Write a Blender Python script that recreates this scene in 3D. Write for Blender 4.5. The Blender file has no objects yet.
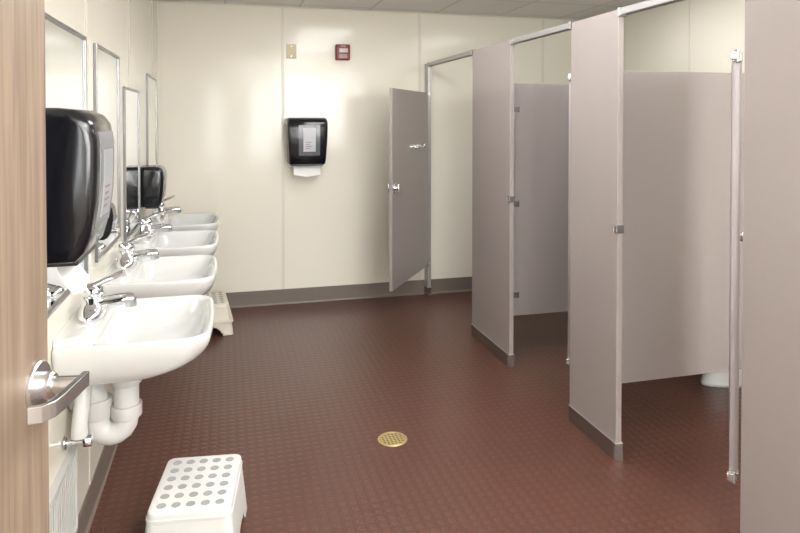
import bpy, bmesh, math, random
from mathutils import Vector, Matrix
random.seed(3)
S = bpy.context.scene
COL = S.collection

# ------------------------------------------------------------------ materials
def srgb(r, g, b):
    def f(c):
        c /= 255.0
        return c/12.92 if c <= .04045 else ((c+.055)/1.055)**2.4
    return (f(r), f(g), f(b), 1)

def newmat(name):
    m = bpy.data.materials.new(name); m.use_nodes = True
    nt = m.node_tree
    return m, nt, nt.nodes['Principled BSDF']

def mat(name, col, rough=.5, metal=0, var=.04, scale=6, bump=0, bscale=200, spec=.5, coat=0, emis=0, alpha=1, trans=0):
    m, nt, b = newmat(name)
    tc = nt.nodes.new('ShaderNodeTexCoord')
    n = nt.nodes.new('ShaderNodeTexNoise'); n.inputs['Scale'].default_value = scale; n.inputs['Detail'].default_value = 4
    nt.links.new(tc.outputs['Object'], n.inputs['Vector'])
    mx = nt.nodes.new('ShaderNodeMix'); mx.data_type = 'RGBA'
    c = srgb(*col)
    mx.inputs[6].default_value = tuple(x*(1-var) for x in c[:3])+(1,)
    mx.inputs[7].default_value = tuple(min(1, x*(1+var)) for x in c[:3])+(1,)
    nt.links.new(n.outputs['Fac'], mx.inputs[0])
    nt.links.new(mx.outputs[2], b.inputs['Base Color'])
    b.inputs['Roughness'].default_value = rough
    b.inputs['Metallic'].default_value = metal
    b.inputs['Specular IOR Level'].default_value = spec
    b.inputs['Coat Weight'].default_value = coat
    b.inputs['Coat Roughness'].default_value = .05
    b.inputs['Transmission Weight'].default_value = trans
    if emis:
        b.inputs['Emission Color'].default_value = c
        b.inputs['Emission Strength'].default_value = emis
    if bump:
        n2 = nt.nodes.new('ShaderNodeTexNoise'); n2.inputs['Scale'].default_value = bscale
        nt.links.new(tc.outputs['Object'], n2.inputs['Vector'])
        bp = nt.nodes.new('ShaderNodeBump'); bp.inputs['Strength'].default_value = bump; bp.inputs['Distance'].default_value = .002
        nt.links.new(n2.outputs['Fac'], bp.inputs['Height'])
        nt.links.new(bp.outputs['Normal'], b.inputs['Normal'])
    return m

M_wall = mat('wall_cream', (232, 227, 213), .12, var=.02, scale=2, spec=.42)
M_seam = mat('wall_batten', (218, 212, 198), .3)
M_base = mat('cove_base', (114, 103, 94), .4, var=.05)
M_part = mat('partition_taupe', (150, 141, 137), .30, var=.02, scale=30, bump=.08, bscale=400)
M_partin = mat('divider_taupe', (146, 138, 136), .38, var=.02, scale=30, bump=.08, bscale=400)
M_alu = mat('aluminium', (176, 173, 172), .34, metal=.6)
M_edge = mat('edge_channel', (152, 145, 146), .4, metal=.2)
M_chrome = mat('chrome', (232, 233, 235), .08, metal=1, var=.01)
M_satin = mat('satin_hinge', (182, 182, 182), .26, metal=.95, var=.02)
M_steel = mat('brushed_steel', (210, 210, 209), .27, metal=.92, var=.04, scale=40)
M_frame = mat('mirror_frame_steel', (140, 140, 139), .3, metal=.9, var=.04, scale=40)
M_shoe = mat('shoe_steel', (136, 124, 116), .22, metal=.8, var=.04)
M_porc = mat('porcelain', (206, 206, 203), .14, var=.01, coat=.4)
M_white = mat('white_plastic', (202, 201, 198), .35, var=.015)
M_stool = mat('stool_plastic', (212, 211, 207), .4, var=.02)
M_stool2 = mat('stool_plastic_warm', (214, 207, 192), .4, var=.02)
M_dot = mat('grip_grey', (152, 152, 150), .6)
M_black = mat('black_plastic', (15, 16, 21), .16, var=.1, coat=.15)
M_dark = mat('dark_plastic', (28, 29, 33), .35)
M_window = mat('smoked_window', (92, 95, 101), .2, var=.15, scale=12)
M_paper = mat('paper', (232, 232, 230), .8, var=.02)
M_label = mat('label_white', (190, 192, 196), .4)
M_labeldim = mat('label_dim', (150, 153, 158), .35)
M_labelgrey = mat('label_ink', (140, 105, 104), .5)
M_red = mat('alarm_red', (125, 44, 46), .4)
M_lens = mat('alarm_lens', (190, 180, 175), .2)
M_beige = mat('beige_plate', (204, 193, 160), .45)
M_brass = mat('brass', (205, 182, 125), .35, metal=.6, var=.1)
M_hole = mat('dark_hole', (30, 22, 18), .8)
M_glow = mat('lamp_diffuser', (255, 252, 246), .5, emis=1.0)
M_glow_pane = mat('added_glow_pane', (246, 250, 255), .5, emis=10.0)  # emissive material for the added panes behind the camera

def mirror_mat():
    m, nt, b = newmat('mirror_glass')
    b.inputs['Base Color'].default_value = (.88, .90, .90, 1)
    b.inputs['Metallic'].default_value = 1
    b.inputs['Roughness'].default_value = .015
    return m
M_mirror = mirror_mat()

def floor_mat():
    m, nt, b = newmat('studded_rubber')
    N = nt.nodes.new; L = nt.links.new
    tc = N('ShaderNodeTexCoord')
    sc = N('ShaderNodeVectorMath'); sc.operation = 'SCALE'; sc.inputs['Scale'].default_value = 1/.044
    L(tc.outputs['Object'], sc.inputs[0])
    fr = N('ShaderNodeVectorMath'); fr.operation = 'FRACTION'; L(sc.outputs[0], fr.inputs[0])
    sb = N('ShaderNodeVectorMath'); sb.operation = 'SUBTRACT'; sb.inputs[1].default_value = (.5, .5, 0); L(fr.outputs[0], sb.inputs[0])
    sp = N('ShaderNodeSeparateXYZ'); L(sb.outputs[0], sp.inputs[0])
    def p4(sock):
        q = N('ShaderNodeMath'); q.operation = 'ABSOLUTE'; L(sock, q.inputs[0])
        w_ = N('ShaderNodeMath'); w_.operation = 'POWER'; w_.inputs[1].default_value = 3; L(q.outputs[0], w_.inputs[0]); return w_.outputs[0]
    ad = N('ShaderNodeMath'); ad.operation = 'ADD'; L(p4(sp.outputs[0]), ad.inputs[0]); L(p4(sp.outputs[1]), ad.inputs[1])
    ln = N('ShaderNodeMath'); ln.operation = 'POWER'; ln.inputs[1].default_value = 1/3; L(ad.outputs[0], ln.inputs[0])
    mr = N('ShaderNodeMapRange'); mr.interpolation_type = 'SMOOTHSTEP'
    mr.inputs['From Min'].default_value = .27; mr.inputs['From Max'].default_value = .36
    mr.inputs['To Min'].default_value = 1; mr.inputs['To Max'].default_value = 0
    L(ln.outputs[0], mr.inputs['Value'])
    nz = N('ShaderNodeTexNoise'); nz.inputs['Scale'].default_value = 1.3; nz.inputs['Detail'].default_value = 5; L(tc.outputs['Object'], nz.inputs['Vector'])
    m1 = N('ShaderNodeMix'); m1.data_type = 'RGBA'
    m1.inputs[6].default_value = srgb(86, 54, 44); m1.inputs[7].default_value = srgb(95, 61, 50)
    L(nz.outputs['Fac'], m1.inputs[0])
    m2 = N('ShaderNodeMix'); m2.data_type = 'RGBA'; m2.blend_type = 'MULTIPLY'; m2.inputs[0].default_value = 1
    L(m1.outputs[2], m2.inputs[6])
    cr = N('ShaderNodeMapRange'); cr.inputs['To Min'].default_value = .80; cr.inputs['To Max'].default_value = 1.0
    L(mr.outputs[0], cr.inputs['Value']); L(cr.outputs[0], m2.inputs[7])
    L(m2.outputs[2], b.inputs['Base Color'])
    bp = N('ShaderNodeBump'); bp.inputs['Strength'].default_value = .45; bp.inputs['Distance'].default_value = .002
    L(mr.outputs[0], bp.inputs['Height']); L(bp.outputs['Normal'], b.inputs['Normal'])
    b.inputs['Roughness'].default_value = .30
    return m
M_floor = floor_mat()

def ceil_mat():
    m, nt, b = newmat('ceiling_tiles')
    N = nt.nodes.new; L = nt.links.new
    tc = N('ShaderNodeTexCoord')
    br = N('ShaderNodeTexBrick'); br.offset = 0
    br.inputs['Scale'].default_value = 1; br.inputs['Brick Width'].default_value = .61; br.inputs['Row Height'].default_value = .61
    br.inputs['Mortar Size'].default_value = .012
    br.inputs['Color1'].default_value = srgb(234, 232, 229); br.inputs['Color2'].default_value = srgb(231, 229, 226); br.inputs['Mortar'].default_value = srgb(212, 210, 206)
    L(tc.outputs['Object'], br.inputs['Vector']); L(br.outputs['Color'], b.inputs['Base Color'])
    n = N('ShaderNodeTexNoise'); n.inputs['Scale'].default_value = 150; L(tc.outputs['Object'], n.inputs['Vector'])
    bp = N('ShaderNodeBump'); bp.inputs['Strength'].default_value = .4; bp.inputs['Distance'].default_value = .003
    L(n.outputs['Fac'], bp.inputs['Height']); L(bp.outputs['Normal'], b.inputs['Normal'])
    b.inputs['Roughness'].default_value = .9
    return m
M_ceil = ceil_mat()

def wood_mat():
    m, nt, b = newmat('door_wood')
    N = nt.nodes.new; L = nt.links.new
    tc = N('ShaderNodeTexCoord')
    mp = N('ShaderNodeMapping'); mp.inputs['Scale'].default_value = (55, 55, 2.2); L(tc.outputs['Object'], mp.inputs['Vector'])
    n = N('ShaderNodeTexNoise'); n.inputs['Scale'].default_value = 1; n.inputs['Detail'].default_value = 9; n.inputs['Distortion'].default_value = .5; L(mp.outputs[0], n.inputs['Vector'])
    cr = N('ShaderNodeValToRGB')
    cr.color_ramp.elements[0].position = .3; cr.color_ramp.elements[0].color = srgb(114, 97, 83)
    cr.color_ramp.elements[1].position = .7; cr.color_ramp.elements[1].color = srgb(144, 126, 109)
    L(n.outputs['Fac'], cr.inputs[0]); L(cr.outputs[0], b.inputs['Base Color'])
    b.inputs['Roughness'].default_value = .42
    return m
M_wood = wood_mat()

# ------------------------------------------------------------------ mesh helpers
def box(bm, x0, x1, y0, y1, z0, z1, bev=0, seg=2):
    r = bmesh.ops.create_cube(bm, size=1)
    vs = r['verts']
    for v in vs:
        v.co = Vector(((x0+x1)/2+v.co.x*(x1-x0), (y0+y1)/2+v.co.y*(y1-y0), (z0+z1)/2+v.co.z*(z1-z0)))
    if bev:
        es = list({e for v in vs for e in v.link_edges})
        bmesh.ops.bevel(bm, geom=es, offset=bev, segments=seg, affect='EDGES', profile=.5)

def loft(bm, rings, cap0=True, cap1=True, closed=True):
    R = [[bm.verts.new(p) for p in r] for r in rings]
    n = len(R[0])
    for a, b_ in zip(R[:-1], R[1:]):
        for i in range(n if closed else n-1):
            j = (i+1) % n
            bm.faces.new((a[i], a[j], b_[j], b_[i]))
    if cap0: bm.faces.new(list(reversed(R[0])))
    if cap1: bm.faces.new(R[-1])
    return R

def tube(bm, pts, rad, n=14, flat=1.0):
    pts = [Vector(p) for p in pts]
    if not isinstance(rad, (list, tuple)): rad = [rad]*len(pts)
    rings = []; up = None
    for i, p in enumerate(pts):
        d = (pts[min(i+1, len(pts)-1)]-pts[max(i-1, 0)]).normalized()
        if up is None:
            up = Vector((0, 0, 1)) if abs(d.z) < .9 else Vector((1, 0, 0))
        s = d.cross(up).normalized(); up = s.cross(d).normalized()
        rings.append([p+s*math.cos(t)*rad[i]+up*math.sin(t)*rad[i]*flat for t in [2*math.pi*k/n for k in range(n)]])
    loft(bm, rings)

def bez(p0, p1, p2, p3, n=10):
    p0, p1, p2, p3 = map(Vector, (p0, p1, p2, p3))
    return [p0*(1-t)**3+p1*3*t*(1-t)**2+p2*3*t*t*(1-t)+p3*t**3 for t in [i/n for i in range(n+1)]]

def rrect(x0, x1, hw, r0, r1, z, bow=0, ncr=8, ns=6):
    pts = []
    def arc(cx, cy, r, a0):
        for k in range(ncr+1):
            a = a0+math.pi/2*k/ncr
            pts.append([cx+r*math.cos(a), cy+r*math.sin(a)])
    def seg(a, b_):
        for k in range(1, ns):
            t = k/ns; pts.append([a[0]+(b_[0]-a[0])*t, a[1]+(b_[1]-a[1])*t])
    arc(x1-r1, hw-r1, r1, 0); seg(pts[-1], (x0+r0, hw))
    arc(x0+r0, hw-r0, r0, math.pi/2); seg(pts[-1], (x0, -(hw-r0)))
    arc(x0+r0, -(hw-r0), r0, math.pi); seg(pts[-1], (x1-r1, -hw))
    arc(x1-r1, -(hw-r1), r1, 1.5*math.pi); seg(pts[-1], pts[0])
    out = []
    for x, y in pts:
        t = max(0, (x-x0)/(x1-x0))
        out.append(Vector((x+bow*t**3*(1-(y/hw)**2), y, z)))
    return out

def mk(name, bm, m, parent=None, loc=(0, 0, 0), rot=(0, 0, 0), smooth=False, sub=0, auto=None, **props):
    bmesh.ops.recalc_face_normals(bm, faces=bm.faces)
    me = bpy.data.meshes.new(name); bm.to_mesh(me); bm.free()
    ms = m if isinstance(m, list) else [m]
    for x in ms: me.materials.append(x)
    for p in me.polygons: p.use_smooth = smooth or auto is not None
    if auto is not None:
        me.set_sharp_from_angle(angle=math.radians(auto))
    o = bpy.data.objects.new(name, me); COL.objects.link(o)
    o.location = loc; o.rotation_euler = rot
    if parent: o.parent = parent
    if sub:
        s = o.modifiers.new('s', 'SUBSURF'); s.levels = sub; s.render_levels = sub
    for k, v in props.items(): o[k] = v
    return o

def root(name, label, category, loc, rotz=0, **props):
    e = bpy.data.objects.new(name, None); COL.objects.link(e)
    e.empty_display_size = .05
    e.location = loc; e.rotation_euler = (0, 0, rotz)
    e['label'] = label; e['category'] = category
    for k, v in props.items(): e[k] = v
    return e

def cyl(bm, c, axis, r, h, n=24, bev=0):
    c = Vector(c); axis = Vector(axis).normalized()
    if bev:
        tube(bm, [c, c+axis*.0001, c+axis*(h-bev), c+axis*h], [r*.98, r, r, r-bev], n)
    else:
        tube(bm, [c, c+axis*h], r, n)

def duplicate(rt, loc, rotz=None):
    def rec(o, par):
        c = o.copy(); COL.objects.link(c)
        if par is not None: c.parent = par
        for ch in list(o.children): rec(ch, c)
        return c
    c = rec(rt, None); c.location = loc
    if rotz is not None: c.rotation_euler = (0, 0, rotz)
    return c

# ------------------------------------------------------------------ room
XL, XR, YB, YN, H = -.53, 3.30, 5.62, -1.5, 2.545
def slab(name, dims, m):
    bm = bmesh.new(); box(bm, *dims)
    return mk(name, bm, m, kind='structure')
slab('floor', (XL-.15, XR+.15, YN-.15, YB+.15, -.1, 0), M_floor)
slab('ceiling', (XL-.15, XR+.15, YN-.15, YB+.15, H, H+.1), M_ceil)
slab('wall_left', (XL-.15, XL, YN, YB, 0, H), M_wall)
slab('wall_right', (XR, XR+.15, YN, YB, 0, H), M_wall)
slab('wall_back', (XL-.15, XR+.15, YB, YB+.15, 0, H), M_wall)
GLOW_WINS = ((-.33, -.08), (.44, .86)); WZ0, WZ1 = .80, 2.30  # made-up window openings, added for frontal light and soft patches on the back wall
bm = bmesh.new()
xs = [XL-.15, GLOW_WINS[0][0], GLOW_WINS[0][1], GLOW_WINS[1][0], GLOW_WINS[1][1], XR+.15]
for i in range(5):
    if i in (1, 3):
        box(bm, xs[i], xs[i+1], YN-.15, YN, 0, WZ0); box(bm, xs[i], xs[i+1], YN-.15, YN, WZ1, H)
    else:
        box(bm, xs[i], xs[i+1], YN-.15, YN, 0, H)
mk('wall_front', bm, M_wall, kind='structure')
for i, (a, b_) in enumerate(GLOW_WINS):
    wn = root('added_glow_window_%d' % (i+1), 'added glowing pane in metal frame, unseen light source', 'window', (0, 0, 0), kind='structure')
    bm = bmesh.new(); f = .025
    box(bm, a, b_, YN-.06, YN-.01, WZ0, WZ0+f, .002); box(bm, a, b_, YN-.06, YN-.01, WZ1-f, WZ1, .002)
    box(bm, a, a+f, YN-.06, YN-.01, WZ0+f, WZ1-f, .002); box(bm, b_-f, b_, YN-.06, YN-.01, WZ0+f, WZ1-f, .002)
    mk('frame', bm, M_alu, wn)
    bm = bmesh.new(); box(bm, a+f-.002, b_-f+.002, YN-.04, YN-.03, WZ0+f-.002, WZ1-f+.002)
    mk('pane', bm, M_glow_pane, wn)
slab('wall_stub', (XL, -.46, .30, .48, 0, H), M_wall)

def coved(name, a, b_, nrm):
    a = Vector(a); b_ = Vector(b_); n = Vector(nrm)
    prof = [(0, 0), (.016, 0), (.010, .006), (.006, .014), (.005, .126), (.003, .13), (0, .13)]
    bm = bmesh.new()
    loft(bm, [[p+n*d+Vector((0, 0, z)) for d, z in prof] for p in (a, b_)])
    return mk(name, bm, M_base, kind='structure')
coved('baseboard_back', (XL, YB, 0), (XR, YB, 0), (0, -1, 0))
coved('baseboard_left', (XL, .62, 0), (XL, YB-.016, 0), (1, 0, 0))
coved('baseboard_right', (XR, YN, 0), (XR, YB-.016, 0), (-1, 0, 0))

k = 1
for x in (.472, 1.69, 2.91):
    bm = bmesh.new(); box(bm, x-.013, x+.013, YB-.003, YB, .13, H, .001)
    mk('trim_%d' % k, bm, M_seam, kind='structure'); k += 1
for y in (1.53, 2.80, 3.97, 5.19):
    bm = bmesh.new(); box(bm, XL, XL+.003, y-.012, y+.012, .13, H, .001)
    mk('trim_%d' % k, bm, M_seam, kind='structure'); k += 1
for y in (1.64, 2.86, 4.08, 5.30):
    bm = bmesh.new(); box(bm, XR-.003, XR, y-.012, y+.012, .13, H, .001)
    mk('trim_%d' % k, bm, M_seam, kind='structure'); k += 1
bm = bmesh.new(); box(bm, XL, XR, YB-.012, YB, H-.012, H, .002)
mk('trim_%d' % k, bm, M_seam, kind='structure'); k += 1

# ------------------------------------------------------------------ entry door
DX, DY = -.338, 1.40
DPHI = math.radians(9)
door = root('door_1', 'light wood-veneer entry door standing open with satin lever', 'door',
            (DX-.91*math.sin(DPHI), DY-.91*math.cos(DPHI), 0), -DPHI, kind='structure')
bm = bmesh.new(); box(bm, -.045, 0, 0, .91, .01, 2.10, .002)
mk('panel', bm, M_wood, door)
bm = bmesh.new()
hy, hz = .864, 1.078
cyl(bm, (0, hy-.004, hz), (1, 0, 0), .048, .008, 40, .003)
cyl(bm, (.006, hy, hz), (1, 0, 0), .026, .024, 28, .004)
mk('rose', bm, M_steel, door, auto=40)
bm = bmesh.new()
cyl(bm, (.02, hy, hz), (1, 0, 0), .0165, .055, 24, .002)
mk('spindle', bm, M_steel, door, auto=40)
# squared lever: rectangular bar with a return toward the door face
bm = bmesh.new()
pts = [Vector(p) for p in ((.079, hy+.024, hz+.002), (.079, hy-.03, hz+.004), (.079, hy-.09, hz+.006), (.077, hy-.120, hz+.007), (.066, hy-.142, hz+.008), (.048, hy-.150, hz+.009))]
nrm = [Vector((1, 0, 0))]*3+[Vector((.92, -.38, 0)), Vector((.6, -.8, 0)), Vector((.25, -.97, 0))]
rings = []
for p, q in zip(pts, nrm):
    rings.append([p+q*(sx*.006)+Vector((0, 0, sz*.014)) for sx, sz in ((-1, -1), (1, -1), (1, 1), (-1, 1))])
loft(bm, rings)
sharp = [e for e in bm.edges]
bmesh.ops.bevel(bm, geom=sharp, offset=.0009, segments=1, affect='EDGES')
mk('lever', bm, M_steel, door, auto=35)

# ------------------------------------------------------------------ mirrors
for i, (yc, z0, z1) in enumerate(((2.43, .985, 1.90), (3.24, .985, 1.90), (4.03, .93, 1.76), (5.08, .985, 1.90))):
    r = root('mirror', 'rectangular wall mirror in slim steel frame above a sink', 'mirror', (XL, yc, z0), group='mirrors above the sinks')
    h = z1-z0; w = .305
    bm = bmesh.new(); box(bm, .003, .007, -w+.008, w-.008, .008, h-.008)
    mk('glass', bm, M_mirror, r)
    bm = bmesh.new()
    f = .014
    box(bm, 0, .014, -w, -w+f, 0, h, .002); box(bm, 0, .014, w-f, w, 0, h, .002)
    box(bm, 0, .014, -w+f, w-f, 0, f, .002); box(bm, 0, .014, -w+f, w-f, h-f, h, .002)
    mk('frame', bm, M_frame, r)

# ------------------------------------------------------------------ sinks
ZR = .86
sink = root('sink', 'white porcelain wall-hung sink with chrome single-lever faucet', 'sink', (XL, 2.50, ZR), group='wall-hung sinks along the wall')
bm = bmesh.new()
R = [(.04, .25, .14, .05, .09, -.165), (.02, .30, .19, .05, .10, -.157), (0.004, .385, .24, .03, .10, -.125), (0.0, .437, .264, .02, .088, -.085), (0, .460, .277, .018, .080, -.052),
     (0, .468, .282, .018, .076, -.028), (0, .471, .283, .018, .074, -.012), (.001, .470, .283, .018, .073, -.002), (.004, .466, .279, .018, .070, .005),
     (.012, .458, .271, .02, .066, .006), (.116, .450, .263, .04, .066, .001),
     (.120, .442, .256, .06, .070, -.010), (.124, .432, .245, .07, .078, -.042), (.134, .410, .222, .08, .09, -.082), (.15, .36, .175, .08, .09, -.110),
     (.175, .30, .10, .05, .06, -.124), (.20, .25, .024, .018, .018, -.130)]
loft(bm, [rrect(a, b_, c, d, e, z, bow=.016*(c/.27)) for a, b_, c, d, e, z in R])
mk('basin', bm, M_porc, sink, smooth=True, sub=1)
bm = bmesh.new()
loft(bm, [rrect(.0, .116, .262, .008, .035, -.004), rrect(.0, .113, .259, .008, .035, .018), rrect(.0, .106, .253, .006, .032, .026), rrect(.0, .04, .25, .004, .014, .028)])
mk('deck', bm, M_porc, sink, auto=50)
bm = bmesh.new()
cyl(bm, (.225, 0, -.130), (0, 0, 1), .022, .004, 24, .0015); cyl(bm, (.225, 0, -.127), (0, 0, 1), .012, .006, 20, .002)
mk('drain', bm, M_chrome, sink, auto=40)
fa = bpy.data.objects.new('faucet', None); COL.objects.link(fa); fa.parent = sink; fa.location = (.070, 0, .025); fa.empty_display_size = .02
fa.scale = (1.28, 1.25, 1.25)
fa['label'] = 'chrome single-lever faucet'
bm = bmesh.new()
def ov(a, b_, z, n=32): return [Vector((a*math.cos(t), math.copysign(abs(math.sin(t))**.8, math.sin(t))*b_, z)) for t in [2*math.pi*k_/n for k_ in range(n)]]
loft(bm, [ov(.033, .086, 0), ov(.033, .086, .012), ov(.031, .082, .020), ov(.030, .048, .028), ov(.029, .029, .042), ov(.028, .028, .054), ov(.020, .020, .060)])
mk('body', bm, M_chrome, fa, smooth=True)
bm = bmesh.new()
pts = [(.0, 0, .030), (.025, 0, .034), (.05, 0, .038), (.075, 0, .042), (.095, 0, .044), (.108, 0, .043)]
tube(bm, pts, [.024, .024, .023, .022, .020, .017], 18, .8)
cyl(bm, (.098, 0, .042), (.1, 0, -1), .0165, .022, 16, .002)
mk('spout', bm, M_chrome, fa, auto=50)
bm = bmesh.new()
tube(bm, [(0, 0, .056), (0, 0, .062), (.001, 0, .080), (.002, 0, .090)], [.023, .030, .028, .016], 18)
pts = bez((-.016, 0, .080), (.02, 0, .092), (.045, .0, .106), (.082, 0, .118), 8)
rings = []
for i, p in enumerate(pts):
    w = .020-.003*math.sin(i/8*math.pi)+.002*i/8
    rings.append([p+Vector((-.003*math.sin(t), w*math.cos(t), .008*math.sin(t))) for t in [2*math.pi*q/12 for q in range(12)]])
loft(bm, rings)
mk('lever', bm, M_chrome, fa, auto=60)
bm = bmesh.new()
TX = .18
pts = [(TX, 0, -.155), (TX, 0, -.32)]+bez((TX, 0, -.34), (TX, 0, -.42), (TX-.10, 0, -.42), (TX-.10, 0, -.34), 8)+bez((TX-.10, 0, -.31), (TX-.10, 0, -.25), (.065, 0, -.24), (.05, 0, -.24), 5)+[(.004, 0, -.24)]
tube(bm, pts, .043, 18)
for z in (-.180, -.30): cyl(bm, (TX, 0, z), (0, 0, -1), .053, .05, 22, .008)
cyl(bm, (TX-.10, 0, -.27), (0, 0, -1), .052, .07, 22, .008)
cyl(bm, (.004, 0, -.24), (1, 0, 0), .065, .03, 22, .006)
mk('p_trap', bm, M_white, sink, auto=45, label='white insulated drain trap')
for sy in (-1, 1):
    bm = bmesh.new()
    y = sy*.13
    cyl(bm, (.004, y, -.36), (1, 0, 0), .022, .006, 20, .002)
    cyl(bm, (.008, y, -.36), (1, 0, 0), .009, .06, 14)
    cyl(bm, (.06, y, -.36), (1, 0, 0), .020, .030, 18, .003)
    mk('supply_valve', bm, M_chrome, sink, auto=45)
    bm = bmesh.new()
    tube(bm, bez((.05, y, -.345), (.05, y, -.27), (.06, y*.8, -.25), (.06, y*.6, -.12), 8), .026, 14)
    mk('supply_pipe_cover', bm, M_white, sink, auto=45)
for yc in (3.32, 4.12, 4.93):
    duplicate(sink, (XL, yc, ZR))

# ------------------------------------------------------------------ dispensers
def dispenser(name, label, loc, rotz, w, h, d, win=(-.5, .8), lab=(-.30, .62, .30, .72), ml=None, taper=0, **props):
    r = root(name, label, 'paper towel dispenser', loc, rotz, **props)
    prof = [(0, 0), (0, h), (.60*d, h), (.77*d, h*.988), (.89*d, h*.955), (.965*d, h*.895), (d, h*.79), (d, h*.60), (.985*d, h*.40), (.93*d, h*.20), (.86*d, h*.06), (.76*d, 0)]
    bm = bmesh.new()
    ww = w/2
    def ring2(y, ins):
        out = []
        for x, z in prof:
            xx = x if x == 0 else max(0, x-ins)
            zz = z-ins if z > h/2 else z+ins
            out.append(Vector((xx, y*(1-taper*(1-z/h)), zz)))
        return out
    sec = [(0, .022), (.003, .013), (.008, .006), (.015, .002), (.026, 0)]
    loft(bm, [ring2(-ww+a, b_) for a, b_ in sec]+[ring2(ww-a, b_) for a, b_ in reversed(sec)])
    mk('housing', bm, M_black, r, auto=35)
    def strip(bm, z0, z1, y0, y1, off, n=8):
        P = sorted([(z, x) for x, z in prof if x > .5*d])
        def fx(z):
            for (za, xa), (zb, xb) in zip(P[:-1], P[1:]):
                if za <= z <= zb and zb > za: return xa+(xb-xa)*(z-za)/(zb-za)
            return d
        rr = []
        for i in range(n+1):
            z = z0+(z1-z0)*i/n
            x = fx(z)
            rr.append([Vector((x-.006, y0, z)), Vector((x+off, y0+.002, z)), Vector((x+off, y1-.002, z)), Vector((x-.006, y1, z))])
        loft(bm, rr)
    bm = bmesh.new(); strip(bm, .20*h, .84*h, ww*win[0], ww*win[1], .002)
    mk('window', bm, M_window, r, auto=40, label='smoked grey front window')
    bm = bmesh.new(); strip(bm, lab[2]*h, lab[3]*h, ww*lab[0], ww*lab[1], .0035)
    mk('label_sheet', bm, ml or M_label, r, auto=40)
    bm = bmesh.new()
    lw = ww*(lab[1]-lab[0])
    for kk in range(4):
        zz = lab[2]+.06+.045*kk
        strip(bm, zz*h, (zz+.014)*h, ww*lab[0]+lw*.18, ww*lab[0]+lw*(.55+.12*(kk % 2)), .0045, 2)
    mk('label_print', bm, M_labelgrey, r)
    bm = bmesh.new(); box(bm, .2*d, .78*d, -ww*.78, ww*.78, -.010, .05, .004)
    mk('chute', bm, M_dark, r)
    bm = bmesh.new()
    c = bez((.52*d, 0, .0), (.55*d, 0, -.03), (.62*d, 0, -.06), (.72*d, 0, -.085), 6)
    rr = []
    for i, p in enumerate(c):
        yy = ww*.66
        rr.append([p+Vector((-.001, -yy, 0)), p+Vector((.001, -yy, 0)), p+Vector((.004, 0, -.003*i)), p+Vector((.001, yy, 0)), p+Vector((-.001, yy, 0)), p+Vector((.002, 0, -.003*i))])
    loft(bm, rr)
    mk('paper_sheet', bm, M_paper, r, label='white paper towel hanging out')
    return r
dispenser('paper_towel_dispenser', 'large black paper towel dispenser over a sink', (XL, 1.885, 1.225), 0, .295, .385, .22, win=(-.62, .82), lab=(-.30, .60, .26, .72), ml=M_labeldim)
dispenser('paper_towel_dispenser', 'black paper towel dispenser mounted between two sinks', (XL, 4.53, 1.02), 0, .24, .26, .142, ml=M_labeldim)
dispenser('paper_towel_dispenser', 'black paper towel dispenser with grey window on cream wall', (.66, YB, 1.205), -math.pi/2, .34, .395, .21, win=(-.46, .60), lab=(-.24, .38, .28, .78), taper=.08)

so = root('soap_dispenser', 'small black wall soap dispenser between sinks', 'soap dispenser', (XL, 2.90, 1.09))
bm = bmesh.new()
prof = [(0, 0), (0, .15), (.06, .15), (.08, .135), (.085, .09), (.075, .03), (.055, 0)]
loft(bm, [[Vector((x, y, z)) for x, z in prof] for y in (-.042, .042)])
bmesh.ops.bevel(bm, geom=bm.edges[:], offset=.006, segments=2, affect='EDGES')
mk('housing', bm, M_black, so, auto=40)
bm = bmesh.new(); box(bm, .065, .10, -.025, .025, .02, .04, .006); mk('push_lever', bm, M_chrome, so)

al = root('fire_alarm', 'dark red fire alarm strobe with pale lens', 'fire alarm', (.985, YB, 2.10))
bm = bmesh.new(); box(bm, -.063, .063, -.045, 0, 0, .135, .01, 3); mk('housing', bm, M_red, al, auto=40)
bm = bmesh.new(); box(bm, -.04, .04, -.06, -.044, .062, .10, .006, 3); mk('lens', bm, M_lens, al, auto=40)
bm = bmesh.new()
for i in range(4): box(bm, -.035, .035, -.047, -.044, .018+i*.009, .022+i*.009)
mk('horn_grille', bm, M_lens, al)
def text_mesh(name, s, size, m, parent, loc, rot):
    cu = bpy.data.curves.new(name, 'FONT'); cu.body = s; cu.size = size; cu.extrude = .0006; cu.align_x = 'CENTER'; cu.align_y = 'CENTER'
    t = bpy.data.objects.new(name, cu); COL.objects.link(t)
    bpy.context.view_layer.update()
    me = bpy.data.meshes.new_from_object(t.evaluated_get(bpy.context.evaluated_depsgraph_get()))
    bpy.data.objects.remove(t)
    me.materials.clear(); me.materials.append(m)
    o = bpy.data.objects.new(name, me); COL.objects.link(o); o.parent = parent; o.location = loc; o.rotation_euler = rot
    return o
text_mesh('lettering', 'FIRE', .026, M_lens, al, (0, -.046, .118), (math.pi/2, 0, 0))
bp_ = root('wall_plate', 'beige blank electrical cover plate on cream wall', 'cover plate', (.545, YB, 2.105))
bm = bmesh.new(); box(bm, -.042, .042, -.007, 0, 0, .125, .003); mk('plate', bm, M_beige, bp_)
for z in (.02, .105):
    bm = bmesh.new(); cyl(bm, (0, -.006, z), (0, -1, 0), .004, .002, 12)
    mk('screw', bm, M_steel, bp_)

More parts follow.
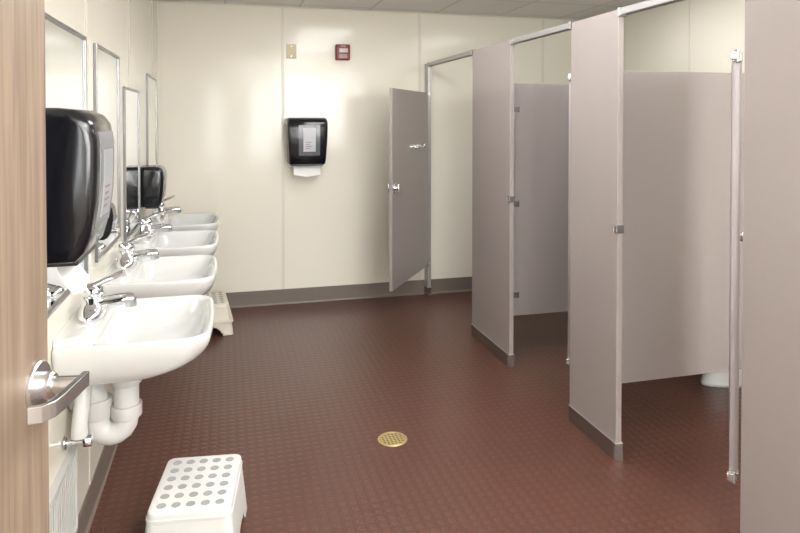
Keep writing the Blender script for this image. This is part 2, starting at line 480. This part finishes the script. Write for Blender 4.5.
# ------------------------------------------------------------------ wall vent grille
vg = root('vent_grille', 'white ribbed wall vent cover low beside the sink', 'vent', (XL, 2.12, .14))
bm = bmesh.new()
box(bm, .0, .022, -.36, .36, 0, .02, .002); box(bm, .0, .022, -.36, .36, .28, .30, .002)
box(bm, .0, .022, -.36, -.34, .02, .28, .002); box(bm, .0, .022, .34, .36, .02, .28, .002)
mk('frame', bm, M_white, vg)
bm = bmesh.new()
for i in range(24):
    y = -.33+i*.0282
    box(bm, .004, .018, y, y+.014, .02, .28)
box(bm, 0, .004, -.34, .34, .02, .28)
mk('louvres', bm, M_white, vg)

# ------------------------------------------------------------------ step stools
def build_stool(loc, rot, label, ledge=False):
    r = root('step_stool', label, 'step stool', loc, rot, group='white plastic step stools')
    ms = M_stool2 if ledge else M_stool
    h = .225
    tw, tl, bw, bl = .143, .19, .164, .21
    if ledge: bw, bl = .175, .225
    def ring(t, z, rad=.030):
        w = bw+(tw-bw)*t; l = bl+(tl-bl)*t
        return rrect(-w, w, l, rad, rad, z, ncr=6, ns=24)
    bm = bmesh.new()
    rings = []
    nz = 22
    for i in range(nz+1):
        t = i/nz
        rings.append(ring(t, (h-.006)*t))
    rings.append(rrect(-tw+.002, tw-.002, tl-.002, .028, .028, h-.002, ncr=6, ns=24))
    rings.append(rrect(-tw+.006, tw-.006, tl-.006, .025, .025, h, ncr=6, ns=24))
    loft(bm, rings, cap0=False)
    dele = []
    for f in bm.faces:
        c = f.calc_center_median()
        if c.z > h-.03 or len(f.verts) > 4: continue
        w = bw+(tw-bw)*c.z/h; l = bl+(tl-bl)*c.z/h
        if abs(abs(c.y)-l) < .006 and abs(c.x) < w*.55*math.sqrt(max(0, 1-(c.z/.07)**2)): dele.append(f)
        elif abs(abs(c.x)-w) < .006 and abs(c.y) < l*.55*math.sqrt(max(0, 1-(c.z/.05)**2)): dele.append(f)
    bmesh.ops.delete(bm, geom=dele, context='FACES')
    o = mk('body', bm, ms, r, auto=40)
    so_ = o.modifiers.new('sol', 'SOLIDIFY'); so_.thickness = .004; so_.offset = -1
    bm = bmesh.new()
    a = [rrect(-w, w, l, .032, .032, z) for w, l, z in ((tw+.002, tl+.002, h-.036), (tw+.005, tl+.005, h-.033), (tw+.005, tl+.005, h-.024), (tw+.001, tl+.001, h-.021))]
    loft(bm, a, cap0=False, cap1=False)
    mk('rim_band', bm, ms, r)
    if ledge:
        bm = bmesh.new()
        a = [rrect(-w, w, l, .036, .036, z) for w, l, z in ((bw-.010, bl-.010, .088), (bw+.000, bl+.000, .092), (bw+.000, bl+.000, .103), (bw-.014, bl-.014, .108))]
        loft(bm, a, cap0=False, cap1=False)
        mk('skirt_ledge', bm, ms, r)
    bm = bmesh.new()
    for i in range(5):
        for j in range(6):
            x = -.100+i*.050; y = -.145+j*.058
            cyl(bm, (x, y, h-.001), (0, 0, 1), .0165, .0022, 18, .001)
    mk('grip_dots', bm, M_dot, r, label='grey rubber anti-slip dots', kind='stuff')
    return r
build_stool((-.108, 2.53, 0), math.radians(-7), 'white plastic step stool with grey grip dots')
build_stool((-.14, 5.12, 0), math.radians(4), 'off-white plastic step stool tucked under a sink', True)

# ------------------------------------------------------------------ floor drain
fd = root('floor_drain', 'round brass floor drain grate in brown floor', 'floor drain', (.79, 3.09, 0))
bm = bmesh.new()
n = 40
prof = [(.062, .0035), (.063, .005), (.070, .005), (.074, .001)]
loft(bm, [[Vector((r_*math.cos(t), r_*math.sin(t), z)) for t in [2*math.pi*i/n for i in range(n)]] for r_, z in prof], cap0=False, cap1=False)
mk('ring', bm, M_brass, fd, auto=40)
bm = bmesh.new(); cyl(bm, (0, 0, 0), (0, 0, 1), .0625, .0012, 40); mk('well', bm, M_hole, fd)
bm = bmesh.new()
for i in range(-3, 4):
    c = i*.018; L_ = math.sqrt(max(0, .062**2-c*c))
    box(bm, c-.0035, c+.0035, -L_, L_, .0015, .003); box(bm, -L_, L_, c-.0035, c+.0035, .0015, .0032)
mk('grate', bm, M_brass, fd)

# ------------------------------------------------------------------ stalls
FX = 1.735; T = .030
ZB, ZT, ZP = .293, 1.82, 2.085
def pilaster(y0, y1, label, keeper=None, m=None):
    r = root('stall_pilaster', label, 'toilet stall pilaster', (FX+T/2, (y0+y1)/2, 0), group='taupe toilet stall pilasters')
    w = (y1-y0)/2
    bm = bmesh.new(); box(bm, -T/2, T/2, -w, w, .012, ZP, .003, 2)
    mk('panel', bm, m or M_part, r)
    bm = bmesh.new()
    t = T/2+.003; ww = w+.003
    box(bm, -t, t, -ww, ww, 0, .085, .002)
    mk('shoe', bm, M_shoe, r, label='polished steel floor shoe')
    bm = bmesh.new()
    box(bm, -t-.0015, t+.0015, -ww-.0015, ww+.0015, .083, .087, .001)
    mk('shoe_lip', bm, M_alu, r)
    if keeper is not None:
        bm = bmesh.new()
        box(bm, -t-.002, t+.002, -ww-.002, -ww+.022, .002, .083, .001)
        mk('shoe_corner', bm, M_satin, r, label='bright metal shoe corner')
        s = keeper
        y = s*w
        bm = bmesh.new()
        box(bm, -T/2-.006, T/2+.004, y-.026 if s > 0 else y-.006, y+.006 if s > 0 else y+.026, 1.058, 1.096, .002)
        box(bm, -T/2-.020, -T/2-.005, y-.004, y+.004, 1.062, 1.092, .002)
        mk('latch_keeper', bm, M_satin, r)
    return r
pilaster(5.515, YB, 'narrow pale metal stall post against the cream wall', m=M_alu)
pilaster(3.79, 4.44, 'wide taupe stall pilaster with latch keeper and steel shoe', -1)
pilaster(2.62, 3.04, 'taupe stall pilaster with latch keeper and steel shoe', -1)
pilaster(1.25, 1.87, 'plain taupe stall pilaster beside an inward-open door')

def headrail(y0, y1):
    r = root('headrail', 'aluminium headrail across the stall door opening', 'headrail', (FX+T/2, (y0+y1)/2, 2.056), group='stall headrails')
    w = (y1-y0)/2
    bm = bmesh.new()
    prof = [(-.016, 0), (-.019, .004), (-.019, .024), (-.013, .034), (.013, .034), (.019, .024), (.019, .004), (.016, 0), (.012, 0), (.012, .026), (-.012, .026), (-.012, 0)]
    loft(bm, [[Vector((x, y, z)) for x, z in prof] for y in (-w, w)])
    mk('rail', bm, M_alu, r)
    for s in (-1, 1):
        bm = bmesh.new()
        box(bm, -.021, .021, s*w-(.02 if s > 0 else 0), s*w+(0 if s > 0 else .02), -.003, .036, .002)
        mk('end_bracket', bm, M_alu, r)
headrail(4.44, 5.515); headrail(3.04, 3.79); headrail(1.87, 2.62)

def divider(y, label):
    r = root('stall_divider', label, 'toilet stall divider', (FX+T+.006, y, ZB), group='taupe stall dividers')
    L_ = XR-(FX+T+.006)
    bm = bmesh.new(); box(bm, .004, L_-.004, -.0125, .0125, 0, ZT-ZB, .003, 2)
    mk('panel', bm, M_partin, r)
    for x0, x1 in ((0, .085), (L_-.045, L_)):
        for z in (.12, .72, 1.34):
            bm = bmesh.new()
            box(bm, x0, x1, -.0165, -.0125, z, z+.035, .001); box(bm, x0, x1, .0125, .0165, z, z+.035, .001)
            xx = (x0+.002) if x0 == 0 else x1-.002
            box(bm, xx-.002, xx+.002, -.032, .032, z, z+.035, .001)
            cyl(bm, ((x0+x1)/2+.004, -.0165, z+.0175), (0, -1, 0), .006, .003, 12)
            mk('bracket', bm, M_satin, r)
divider(3.92, 'grey-taupe stall divider panel below the headrail')
divider(2.775, 'grey-taupe stall divider panel beside the toilet')

def stall_door(hx, hy, ang, w, label, hooked=False):
    r = root('stall_door', label, 'toilet stall door', (hx, hy, ZB), -ang, group='taupe toilet stall doors')
    bm = bmesh.new(); box(bm, -.0125, .0125, .012, w, 0, ZT-ZB, .003, 2)
    mk('panel', bm, M_part, r)
    if not hooked:
        bm = bmesh.new(); box(bm, -.0145, .0145, .004, .05, -.001, ZT-ZB+.001, .002, 2)
        mk('edge_channel', bm, M_edge, r, label='grey metal hinge-side edge channel', auto=40)
    for z in (-.008, ZT-ZB-.034):
        bm = bmesh.new()
        cyl(bm, (0, 0.002, z), (0, 0, 1), .009, .042, 14, .001)
        box(bm, -.0165, .0165, 0.0, .024, z+.010 if z < 0 else z, z+.038 if z < 0 else z+.034, .002)
        box(bm, -.022, .0, -.014, .004, z+.008, z+.036, .002)
        mk('hinge', bm, M_satin, r)
    for s in (-1, 1):
        if not hooked and s < 0: continue
        bm = bmesh.new()
        yl = w-.065; z = .77
        cyl(bm, (s*.0125, yl, z), (s, 0, 0), .044, .006, 28, .002)
        cyl(bm, (s*.018, yl, z), (s, 0, 0), .018, .022, 18, .003)
        box(bm, min(s*.036, s*.046), max(s*.036, s*.046), yl-.009, yl+.009, z-.034, z+.034, .003)
        mk('latch', bm, M_chrome, r, auto=40)
    if hooked:
        bm = bmesh.new()
        yc = w*.42; z = 1.07
        box(bm, -.020, -.0125, yc-.14, yc+.14, z-.016, z+.016, .001)
        for q in (-.08, .08):
            tube(bm, bez((-.016, yc+q, z), (-.05, yc+q, z), (-.07, yc+q, z-.03), (-.075, yc+q, z+.02), 8), .008, 10)
        mk('coat_hook', bm, M_chrome, r, auto=40)
ang1 = math.atan2(1.21-1.745, 4.71-5.50)
stall_door(1.722, 5.495, ang1, .95, 'taupe stall door swung out with chrome latch and hook', True)
stall_door(1.752, 3.06, math.radians(29.5), .70, 'taupe stall door open into a middle stall')
stall_door(1.745, 1.912, math.radians(41.5), .70, 'taupe stall door open inward with grey edge channel')

# ------------------------------------------------------------------ toilet
to = root('toilet', 'white porcelain toilet with flush valve in stall', 'toilet', (XR, 3.26, 0), math.pi)
def egg(x0, x1, hw, z, n=40):
    cx = (x0+x1)/2; a = (x1-x0)/2
    return [Vector((cx+a*math.cos(t), hw*math.sin(t)*(1-.12*math.cos(t)), z)) for t in [2*math.pi*i/n for i in range(n)]]
bm = bmesh.new()
loft(bm, [egg(.04, .56, .105, 0), egg(.04, .56, .105, .02), egg(.06, .54, .095, .06), egg(.06, .54, .10, .16), egg(.06, .60, .13, .26), egg(.06, .68, .175, .36), egg(.06, .70, .185, .395),
          egg(.08, .69, .175, .40), egg(.20, .66, .13, .395), egg(.24, .62, .11, .30), egg(.32, .52, .05, .22)])
mk('bowl', bm, M_porc, to, smooth=True)
bm = bmesh.new()
loft(bm, [egg(.2, .705, .19, .402), egg(.195, .71, .193, .415), egg(.2, .70, .185, .424), egg(.27, .64, .125, .424), egg(.275, .635, .12, .402), egg(.2, .705, .19, .402)], cap0=False, cap1=False)
mk('seat', bm, M_white, to, smooth=True)
bm = bmesh.new()
tube(bm, [(.1, 0, .39), (.1, 0, .72)], .016, 14); cyl(bm, (.1, 0, .70), (0, 0, 1), .032, .10, 20, .01); tube(bm, [(.1, 0, .71), (0, 0, .71)], .014, 12); tube(bm, [(.12, 0, .74), (.2, 0, .745)], .007, 10)
mk('flush_valve', bm, M_chrome, to, auto=40)

# ------------------------------------------------------------------ lights
def area(name, loc, sx, sy, power, col, rot=(0, 0, 0)):
    l = bpy.data.lights.new(name, 'AREA'); l.shape = 'RECTANGLE'; l.size = sx; l.size_y = sy; l.energy = power; l.color = col
    o = bpy.data.objects.new(name, l); COL.objects.link(o); o.location = loc; o.rotation_euler = rot
    return o
for i, (x, y, p) in enumerate(((1.1, .6, 16), (1.05, 2.6, 30), (1.05, 4.35, 16), (2.55, 2.0, 4), (2.55, 3.6, 10))):
    r = root('ceiling_light', 'recessed fluorescent ceiling light panel', 'ceiling light', (x, y, H), group='recessed ceiling lights')
    if i == 2: r.location.y = 3.95; y = 3.95
    bm = bmesh.new()
    box(bm, -.31, .31, -.61, -.59, -.012, 0, .002); box(bm, -.31, .31, .59, .61, -.012, 0, .002); box(bm, -.31, -.29, -.59, .59, -.012, 0, .002); box(bm, .29, .31, -.59, .59, -.012, 0, .002)
    mk('frame', bm, M_white, r)
    bm = bmesh.new(); box(bm, -.29, .29, -.59, .59, -.008, -.002); mk('diffuser', bm, M_glow, r)
    area('ceiling_lamp', (x, y, H-.016), .56, 1.15, p, (.98, .99, 1))
bo = area('front_fill', (1.75, -1.35, 1.75), 1.6, 1.3, 84, (.97, .985, 1), (math.radians(88), 0, math.radians(6)))  # unseen area light added as even frontal fill
# camera flash tilted up and back, bounced off the ceiling
fl = bpy.data.lights.new('flash', 'SPOT'); fl.energy = 760; fl.spot_size = math.radians(125); fl.spot_blend = .5; fl.shadow_soft_size = .06; fl.color = (.98, .99, 1)
fo = bpy.data.objects.new('flash', fl); COL.objects.link(fo); fo.location = (.85, -.25, 1.55)
fo.rotation_euler = Vector((.25, -.2, 1)).to_track_quat('-Z', 'Y').to_euler()

w = bpy.data.worlds.new('world'); S.world = w; w.use_nodes = True
w.node_tree.nodes['Background'].inputs[0].default_value = (.97, .985, 1, 1)
w.node_tree.nodes['Background'].inputs[1].default_value = 1.0

# ------------------------------------------------------------------ camera
cd = bpy.data.cameras.new('camera'); cam = bpy.data.objects.new('camera', cd); COL.objects.link(cam)
cam.location = (0, 0, 1.58); cam.rotation_euler = (math.radians(89), 0, math.radians(-15))
cd.sensor_width = 36; cd.lens = 29.25; cd.shift_y = -.169; cd.clip_start = .02
S.camera = cam
S.view_settings.view_transform = 'Standard'
S.view_settings.look = 'None'
